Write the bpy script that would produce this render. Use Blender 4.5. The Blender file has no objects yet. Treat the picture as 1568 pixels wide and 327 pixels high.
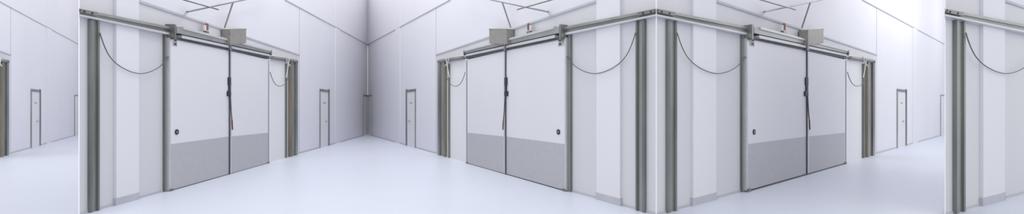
import bpy, math, bmesh
from mathutils import Vector

F=650.0; H=1.5; CX=784.0; HY=166.0; K=0.278; VP=705.0
NS=0.45
SC=bpy.context.scene
SC.view_settings.view_transform='Standard'

# ---------------------------------------------------------------- materials
def mat(name,col,rough=.5,metal=0.,var=0.,scale=(3,3,3),bump=0.,detail=4,spec=.5):
    m=bpy.data.materials.new(name); m.use_nodes=True
    nt=m.node_tree; b=nt.nodes['Principled BSDF']
    b.inputs['Roughness'].default_value=rough; b.inputs['Metallic'].default_value=metal
    b.inputs['Specular IOR Level'].default_value=spec
    tc=nt.nodes.new('ShaderNodeTexCoord'); mp=nt.nodes.new('ShaderNodeMapping')
    mp.inputs['Scale'].default_value=scale
    nz=nt.nodes.new('ShaderNodeTexNoise'); nz.inputs['Scale'].default_value=1; nz.inputs['Detail'].default_value=detail
    nt.links.new(tc.outputs['Object'],mp.inputs[0]); nt.links.new(mp.outputs[0],nz.inputs['Vector'])
    cr=nt.nodes.new('ShaderNodeValToRGB')
    cr.color_ramp.elements[0].position=.3; cr.color_ramp.elements[1].position=.7
    cr.color_ramp.elements[0].color=[c*(1-var) for c in col]+[1]
    cr.color_ramp.elements[1].color=[min(1,c*(1+var)) for c in col]+[1]
    nt.links.new(nz.outputs['Fac'],cr.inputs[0]); nt.links.new(cr.outputs[0],b.inputs['Base Color'])
    if bump:
        bp=nt.nodes.new('ShaderNodeBump'); bp.inputs['Strength'].default_value=bump; bp.inputs['Distance'].default_value=.02
        nt.links.new(nz.outputs['Fac'],bp.inputs['Height']); nt.links.new(bp.outputs[0],b.inputs['Normal'])
    return m
def srgb(r,g,b):
    return [((c/255)/12.92 if c/255<.04045 else ((c/255+.055)/1.055)**2.4) for c in (r,g,b)]
M=dict(
 wall=mat('wall_paint',srgb(222,222,229),.6,0,.012,(.6,.6,.3)),
 clad=mat('cladding_shaded_paint',srgb(208,208,212),.55,0,.015,(.6,.6,.3)),  # wall tone taken down; shading of the wall put into the colour
 pil=mat('pilaster_lit_paint',srgb(222,222,227),.6,0,.01,(1,1,.5)),  # lighter tone than the cladding; lighting difference put into the colour
 white=mat('cladding_lit_paint',srgb(226,226,228),.55,0,.01,(1,1,.5)),  # brightest wall tone, for the better lit stretch beside the door
 floor=mat('epoxy_floor',srgb(212,217,231),.38,0,.012,(.5,.5,.5),.01,2,.32),
 door=mat('door_enamel',srgb(219,219,223),.45,0,.008,(.7,.7,.7)),
 kick=mat('kick_plate_steel',srgb(181,181,185),.5,.1,.04,(14,14,14),.05,8),
 galv=mat('galvanized_steel',srgb(156,158,155),.33,.5,.15,(2,2,.9),.03),  # noise bands in the colour stand in for reflections on the steel
 galvd=mat('dark_galvanized_steel',srgb(125,127,123),.32,.45,.3,(1.2,1.2,.6),.03),  # stronger tone bands, painted in as reflections along the height
 brown=mat('rusty_primer',srgb(136,127,110),.5,.2,.2,(2,2,.7)),
 alu=mat('brushed_aluminium',srgb(198,200,202),.33,.3,.05,(2,2,8)),
 box=mat('motor_cover_steel',srgb(148,146,140),.45,.3,.08,(9,9,9)),
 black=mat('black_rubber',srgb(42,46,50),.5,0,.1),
 dark=mat('dark_gap_seal',srgb(78,82,85),.6,0,.1),
 red=mat('red_grip',srgb(108,52,50),.4,0,.05),
 orange=mat('amber_lamp_lens',srgb(140,95,82),.3,0,.05),
 plas=mat('white_plastic',srgb(220,220,220),.4,0,.01),
 seam_line=mat('seam_line_white',srgb(250,250,251),.4,0,.0),
 line=mat('joint_sealant',srgb(186,187,194),.6,0,.05),
 cable=mat('cable_grey',srgb(92,96,98),.5,0,.05),
)

def newobj(name,mesh,parent=None):
    o=bpy.data.objects.new(name,mesh); SC.collection.objects.link(o)
    if parent: o.parent=parent
    return o
def empty(name,loc=(0,0,0)):
    e=bpy.data.objects.new(name,None); e.empty_display_size=.2; SC.collection.objects.link(e)
    return e

# ------------------------------------------------------- one wall run (bay)
class Bay:
    def __init__(s,x0,sg):
        s.x0=x0; s.sg=sg
        a=s.floorpt(121); b=s.floorpt(563)
        s.O=a; s.L=(b-a).length; s.D=(b-a).normalized()
        N=Vector((-s.D.y,s.D.x,0))
        if N.dot(-a)<0: N=-N
        s.N=N
    def sx(s,p): return s.x0+s.sg*(p-121)
    def floorpt(s,p):
        y=F*H/(K*(VP-p)); return Vector(((s.sx(p)-CX)/F*y,y,0))
    def S(s,p,n=0):
        r=(s.sx(p)-CX)/F; Q=s.O+s.N*n
        return (r*Q.y-Q.x)/(s.D.x-r*s.D.y)
    def Z(s,p,y,n=0):
        if y is None: return 0.0
        q=s.O+s.N*n+s.D*s.S(p,n)
        return max(0,H-(y-HY)/F*q.y)
    def w(s,a,n,z): 
        v=s.O+s.D*a+s.N*n; return Vector((v.x,v.y,z))
    def hexa(s,name,m,cs,parent=None,bev=0,near=None):
        (sa,ta,ba),(sb,tb,bb),n0,n1=cs
        sa0=sa if near is None else near
        V=[s.w(sa0,n0,ba),s.w(sb,n0,bb),s.w(sb,n1,bb),s.w(sa,n1,ba),
           s.w(sa0,n0,ta),s.w(sb,n0,tb),s.w(sb,n1,tb),s.w(sa,n1,ta)]
        Fc=[(0,1,2,3),(4,5,6,7),(0,1,5,4),(1,2,6,5),(2,3,7,6),(3,0,4,7)]
        me=bpy.data.meshes.new(name); me.from_pydata(V,[],Fc)
        bm=bmesh.new(); bm.from_mesh(me); bmesh.ops.recalc_face_normals(bm,faces=bm.faces)
        if bev: bmesh.ops.bevel(bm,geom=bm.edges[:],offset=bev,segments=2,affect='EDGES')
        bm.to_mesh(me); bm.free()
        me.materials.append(M[m]); return newobj(name,me,parent)
    def box(s,name,m,p0,p1,yt,yb,n0,n1,parent=None,bev=0,yt2=None,yb2='same',front=False,zt_abs=None):
        n0*=NS; n1*=NS; bev*=NS
        s1=s.S(p1,n1); sf=s.S(p0,n1); sn=s.S(p0,n0)
        zt=s.Z(p0,yt,n1); zb=s.Z(p0,yb,n1)
        zt2=zt if yt2 is None else s.Z(p1,yt2,n1)
        if zt_abs: zt,zt2=zt_abs(sf),zt_abs(s1)
        zb2=zb if yb2=='same' else s.Z(p1,yb2,n1)
        near=None; sa=sf
        if p0==121: near=sn                       # mitred at the corner of the run
        elif not front: sa=min(max(sn,sf),sf+(s1-sf)*.55)
        return s.hexa(name,m,((sa,zt,zb),(s1,zt2,zb2),n0,n1),parent,bev,near)
    def tube(s,name,m,pts,r,parent=None,smooth=True):
        cu=bpy.data.curves.new(name,'CURVE'); cu.dimensions='3D'; cu.bevel_depth=r; cu.bevel_resolution=3
        sp=cu.splines.new('NURBS' if smooth else 'POLY'); sp.points.add(len(pts)-1)
        for i,(p,y,n) in enumerate(pts):
            n*=NS
            v=s.w(s.S(p,n),n,s.Z(p,y,n)); sp.points[i].co=(v.x,v.y,v.z,1)
        if smooth: sp.order_u=3; sp.use_endpoint_u=True; sp.resolution_u=6
        cu.use_fill_caps=True
        cu.materials.append(M[m]); return newobj(name,cu,parent)
    def disc(s,name,m,p,y,n0,n1,r,parent=None,seg=24):
        n0*=NS;n1*=NS
        a=s.S(p,n1); z=s.Z(p,y,n1); V=[]
        for n in (n0,n1):
            for i in range(seg):
                t=2*math.pi*i/seg; V.append(s.w(a+r*math.cos(t),n,z+r*math.sin(t)))
        Fc=[tuple(range(seg)),tuple(range(seg,2*seg))]+[(i,(i+1)%seg,seg+(i+1)%seg,seg+i) for i in range(seg)]
        me=bpy.data.meshes.new(name); me.from_pydata(V,[],Fc)
        bm=bmesh.new(); bm.from_mesh(me); bmesh.ops.recalc_face_normals(bm,faces=bm.faces); bm.to_mesh(me); bm.free()
        me.materials.append(M[m]); return newobj(name,me,parent)

WH=8.3
def build(x0,sg,side,p0,p1):
    b=Bay(x0,sg)
    inr=lambda a,c: c>p0 and a<p1
    top=lambda a: 4.6+(WH-4.6)*a/b.L          # unseen wall head, lowered at the near end to let in more light
    e=empty('wall_'+side)
    tk=-.15 if (p0==121 and sg>0 and x0!=1005) else -.02
    b.hexa('main_face','wall',((b.S(p0),top(b.S(p0)),0),(b.S(p1),top(b.S(p1)),0),tk,0),e,0,b.S(p0,tk) if tk<-.1 else None)
    if inr(121,441):
        a=max(p0,121); c=min(p1,458)
        s0=b.S(a);s1=b.S(c); zt=b.Z(203,0,0)
        b.hexa('lower_cladding','clad',((s0,zt,0),(s1,zt,0),0,.005),e)
        b.hexa('ledge_flashing','line',((s0,zt+.03,zt-.01),(s1,zt+.03,zt-.01),0,.025),e)
    if inr(410,441):
        b.hexa('side_cladding','white',((b.S(max(p0,405)),b.Z(412,82),0),(b.S(441),b.Z(412,82),0),.005,.012),e)
    if p1>500:
        lo=max(p0,437)
        ya=68-(563-lo)*.54
        b.box('upper_cladding','wall',lo,p1,-900,ya,0,.03,e,0,-200,68+(p1-563)*.54,True,top)
        b.box('upper_flashing','line',lo,p1,ya-1.1,ya,0,.05,e,0,68+(p1-563)*.54-.9,68+(p1-563)*.54,True)
        sj=b.S(458); b.hexa('panel_joint','line',((sj,top(sj),0),(sj+.03,top(sj),0),0,.006),e)
        t=empty('trim_'+side)
        b.box('pilaster_face','pil',513,521,-300,None,0,.05,t,0,None,'same',False,top)
        b.hexa('skirting','line',((b.S(max(p0,457)),.05,0),(b.S(p1),.05,0),0,.012),e)
        t=empty('door_frame')
        b.box('reveal','pil',557,563.2,146,None,0,.03,t)
        b.box('jamb','galv',556,557,145,None,0,.06,t)
        b.box('head','galv',556,563.2,144.4,145.6,0,.06,t)
        d=empty('personnel_door')
        b.box('leaf','door',491,502.5,138.5,None,.01,.03,d)
        b.box('jamb_near','galv',489,491,136,None,0,.06,d)
        b.box('jamb_far','galvd',502,505,136,None,0,.07,d,0)
        b.box('head','galvd',489,505,135.5,139,0,.07,d)
        b.box('sign_plate','dark',495,498.5,156.5,157.5,.03,.034,d)
        b.tube('lever','galvd',[(500.8,185,.03),(500.8,185,.08),(498.8,185,.08)],.012,d,False)
    if p0<200:
        t=empty('trim_'+side+'_column')
        b.box('pilaster','pil',174,213,-700,None,0.01,.10,t,.004,None,'same',False,top)
        b.box('pilaster_foot','line',173,214,304,None,0.01,.108,t,.003)
        if p1>213: b.hexa('skirting','line',((b.S(213),.035,0),(b.S(250),.035,0),.005,.015),t)
        b.hexa('skirting_near','line',((b.S(p0),.035,0),(b.S(173),.035,0),.005,.015),t)
        c=empty('steel_post')
        b.box('web','galv',139,153,30,None,.012,.06,c,0,None,'same',True)
        b.box('flange_near','galvd',138,141,30,None,.012,.12,c)
        b.box('flange_far','galvd',150.5,153,30,None,.012,.12,c,0,None,'same',True)
        b.box('lip','galvd',141,143,30,None,.105,.12,c,0,None,'same',True)
        r=empty('sliding_door_track')
        q=min(p1,268)
        f=lambda a,y0,y1:y0+(y1-y0)*(a-121)/(268-121)
        b.box('rail_top','galv',121,q,f(121,13,42),f(121,17,46),.01,.20,r,0,f(q,13,42),f(q,17,46))
        b.box('rail_web','galvd',121,q,f(121,16,46),f(121,22,52),.01,.16,r,0,f(q,16,46),f(q,22,52))
        b.box('rail_lip','alu',121,q,f(121,21.5,51.5),f(121,24,55),.01,.21,r,0,f(q,21.5,51.5),f(q,24,55))
        b.box('end_bracket','galvd',122,150,13,18.5,.18,.23,r,.003,18.5,24.5)
        b.disc('bolt_1','black',130,17.8,.23,.245,.015,r); b.disc('bolt_2','black',142,20.2,.23,.245,.015,r)
        k=empty('hanging_cable')
        pts=[(153,50,.15),(158,68,.15),(170,91,.15),(190,106,.16),(214,114,.17),(236,108,.17),(252,96,.17),(262,80,.17)]
        b.tube('cable','cable',pts,.007,k)
    if p1>410 and p0<200:
        j=empty('door_jamb')
        b.box('channel','galvd',249.5,256,51,None,.01,.11,j,.004)
        b.box('channel_inner','galv',253,256,53,None,.11,.12,j)
        b.box('stop_strip','alu',256.5,260.5,54,None,.01,.10,j,.004)
        b.box('reader','black',258.6,260.8,144,149,.12,.15,j,.003,front=True)
        b.box('conduit_box','plas',262,265.5,56,70,.12,.2,j,.003,front=True)
        d=empty('cold_room_sliding_door')
        nf=.20
        b.box('leaf_1','door',261,351,57,290,.10,nf,d,.012,76.5,'same',True)
        b.box('leaf_2','door',354,411,77.5,264.5,.10,nf,d,.012,91,'same',True)
        b.box('kick_plate_1','kick',260.8,350.5,220,290.5,nf,nf+.006,d,.002,208.5,'same',True)
        b.box('kick_plate_2','kick',354.5,411,208.3,264.5,nf,nf+.006,d,.002,202.5,'same',True)
        b.box('edge_strip','alu',259.4,261.4,57,291,.1,nf+.01,d,front=True)
        b.box('meeting_gap','dark',350.5,354.5,74,266,.10,nf-.01,d,front=True)
        b.tube('bolt_rod','dark',[(351.6,66,nf+.03),(351.6,266,nf+.03)],.014,d,False)
        b.box('edge_profile','alu',353,354.6,78,265,.1,nf+.008,d,front=True)
        b.box('seal_1','black',261,351,290,292,.1,nf+.005,d,front=True)
        b.box('seal_2','black',354,411,263.6,265.6,.1,nf+.005,d,front=True)
        b.box('far_edge','dark',410.6,411.8,92,None,.1,nf,d,front=True)
        b.box('floor_guide_near','galvd',256,266,290.5,None,.08,.26,d,.005)
        b.box('floor_guide_far','galvd',408,413,248.5,None,.08,.26,d,.005)
        b.disc('round_pull','black',271.5,201.5,nf,nf+.03,.05,d)
        b.disc('round_pull_cap','galv',271.5,201.5,nf+.03,nf+.034,.02,d)
        b.box('warning_label','line',265.5,271.5,58.5,70.5,nf,nf+.004,d,front=True)
        b.box('label_print','red',266.4,270.4,60,63,nf+.004,nf+.006,d,front=True)
        b.box('label_print_2','dark',266.4,270.4,64.5,69,nf+.004,nf+.006,d,front=True)
        b.box('lock_case','black',350.3,354,118,130,nf,nf+.06,d,.008,front=True)
        b.box('lock_body','black',350.8,353.6,128,141,nf,nf+.05,d,.006,front=True)
        b.box('lock_foot','black',349.3,354,139,146.5,nf,nf+.07,d,.008,front=True)
        b.tube('pull_lever','dark',[(352.6,146,nf+.08),(354,170,nf+.1),(355.5,186,nf+.11)],.011,d,False)
        b.tube('lever_grip','red',[(355.4,184,nf+.11),(356,198,nf+.11)],.014,d,False)
        r=empty('track_hood')
        b.box('hood_top','alu',268,416,37,41,.01,.34,r,.004,77,79)
        b.box('hood_face','galv',269,415.5,40.5,50,.26,.30,r,0,78.5,82)
        b.box('hood_shade_strip','black',269,413,50,52,.05,.27,r,0,82,83.5)  # solid black strip standing in for shade under the hood face
        b.box('roller_rail','alu',270,413,51.5,56,.1,.32,r,.003,83,86)
        b.box('rail_seal','dark',262,413,56,58.5,.05,.24,r,0,86,90)
        b.box('hood_end','galvd',264,270,36,59,.02,.36,r,.004)
        b.box('hood_bracket','galvd',258.5,269,49,56,.02,.34,r,.004)
        b.box('hanger','galvd',349,355,60,76,.2,.36,r,.004)
        b.box('hood_far_end','galvd',414.5,416.5,76,84,.02,.35,r)
        m=empty('door_motor_box')
        b.box('cover','box',339,377,41,65,.05,.45,m,.01,44.5,66)
        b.box('cover_lid','box',338.6,377.6,40,42,.04,.46,m,.004,43.6,45.5)
        b.disc('screw','dark',352,52,.45,.456,.012,m)
        w=empty('warning_lamp')
        b.box('base','galvd',311,320,45.5,50,.15,.28,w,.004)
        b.tube('lamp_body','plas',[(313.5,47,.22),(313.5,38.5,.22)],.028,w,False)
        b.tube('lamp_lens','orange',[(316.7,46,.22),(316.7,36,.22)],.03,w,False)
        b.tube('lamp_cap','plas',[(316.7,36.3,.22),(316.7,34,.22)],.026,w,False)
        g=empty('overhead_steel_brace')
        b.tube('strut_1','galvd',[(205,-22,.7),(334,14.5,.7)],.015,g,False)
        b.tube('strut_2','galvd',[(287,18,.6),(420,-10,.6)],.015,g,False)
        b.tube('strut_3','galvd',[(357,3,.45),(344,42,.4)],.016,g,False)
        b.tube('wall_tie_1','galvd',[(287,18,0),(287,18,.6)],.015,g,False)
    if p1>440:
        r=empty('track_end')
        lo=max(p0,413)
        f=lambda a,y0,y1:y0+(y1-y0)*(a-412)/(456-412)
        b.box('rail','galv',lo,456.5,f(lo,83.5,91.5),f(lo,86.5,94),.01,.25,r,0,91.5,94)
        b.box('rail_web','galvd',lo,456.5,f(lo,86.5,94),f(lo,88.5,96),.01,.2,r,0,94,96)
        c=empty('steel_post')
        b.box('web','galv',447,455,93,None,.01,.10,c,front=True)
        b.box('flange_near','brown',442.5,447,96,None,.01,.20,c)
        b.box('flange_far','galvd',453,456,92,None,.01,.2,c,front=True)
        b.box('flange_mid','galvd',446.3,448,93,None,.01,.2,c,front=True)
        b.box('stop_post','galvd',438.4,440,97,None,.01,.15,c)
        k=empty('hanging_cable')
        if p0<410:
            b.tube('cable','cable',[(444,92,.27),(444,112,.27),(438,128,.27),(428,133,.26),(418,126,.26),(413.5,110,.25)],.009,k)
        b.tube('white_cable_1','plas',[(443,88,.28),(441,104,.28),(438,118,.28)],.012,k)
        b.tube('white_cable_2','plas',[(437,86,.28),(440,96,.28),(445,101,.28)],.012,k)
    return b

P0=build(-321,1,'west',425,600)
P1=build(121,1,'north_west',121,563.2)
P2=build(1005,-1,'north',121,563.2)
P3=build(1005,1,'north_east',121,600)
P4=build(1447,1,'east',121,300)

def slab(name,a,c,m='wall',t=.02,h=WH):
    d=(c-a).normalized(); n=Vector((-d.y,d.x,0))*t
    V=[a,c,c+n,a+n]; V=V+[v+Vector((0,0,h)) for v in V]
    me=bpy.data.meshes.new(name); me.from_pydata([tuple(v) for v in V],[],[(3,2,1,0),(4,5,6,7),(0,1,5,4),(1,2,6,5),(2,3,7,6),(3,0,4,7)])
    me.materials.append(M[m]); return newobj(name,me)
slab('wall_return_west',P1.floorpt(563)-P1.N*.1,P0.floorpt(599.5))
slab('wall_return_east',Vector((33,14,0)),P3.floorpt(599.5))

def seam_line(name,v,r,h):  # thin white rod for the seam line where mirrored bays meet
    me=bpy.data.meshes.new(name); V=[];n=8
    for z in (0,h):
        for i in range(n):
            t=2*math.pi*i/n; V.append((v.x+r*math.cos(t),v.y+r*math.sin(t),z))
    me.from_pydata(V,[],[tuple(range(n))[::-1],tuple(range(n,2*n))]+[(i,(i+1)%n,n+(i+1)%n,n+i) for i in range(n)])
    me.materials.append(M['seam_line']); newobj(name,me)
def toward(v,d): return v-v.normalized()*d
seam_line('trim_1',toward(P1.O,.11),.006,4.6)
seam_line('trim_2',toward(P1.floorpt(563),.05),.022,WH)
seam_line('trim_3',toward(P2.O,.13),.006,4.6)
seam_line('trim_4',toward(P4.O,.11),.006,4.6)

me=bpy.data.meshes.new('floor'); me.from_pydata([(-60,-25,-.05),(60,-25,-.05),(60,45,-.05),(-60,45,-.05),(-60,-25,0),(60,-25,0),(60,45,0),(-60,45,0)],[],
 [(3,2,1,0),(4,5,6,7),(0,1,5,4),(1,2,6,5),(2,3,7,6),(3,0,4,7)])
me.materials.append(M['floor']); newobj('floor',me)

# light : soft daylight from the open side / roof plus unseen fill lights added to brighten the recesses
w=bpy.data.worlds.new('World'); SC.world=w; w.use_nodes=True
bg=w.node_tree.nodes['Background']; bg.inputs[0].default_value=(.98,.985,1,1); bg.inputs[1].default_value=1.13
for i,(x,y,z,e) in enumerate([(-2.5,9,9,420),(-4.2,12.5,9.8,420),(-6,17,11,430),(-7.2,21,11.5,480),(-12,12.5,6.5,60),(-20,24,6.5,60),(14,12.5,7.5,250),(18,15,7,250),(25,20,6.5,200)]):
    l=bpy.data.lights.new('fill_light','POINT'); l.energy=e; l.shadow_soft_size=1.0; l.color=(1,.99,.985)
    o=bpy.data.objects.new('fill_light',l); o.location=(x,y,z); SC.collection.objects.link(o)

cam=bpy.data.cameras.new('camera'); co=bpy.data.objects.new('camera',cam); SC.collection.objects.link(co)
co.location=(0,0,H); co.rotation_euler=(math.pi/2,0,0)
cam.sensor_fit='HORIZONTAL'; cam.sensor_width=36; cam.lens=36*F/1568; cam.shift_y=(HY-163.33)/1568
cam.clip_start=.05; cam.clip_end=300
SC.camera=co
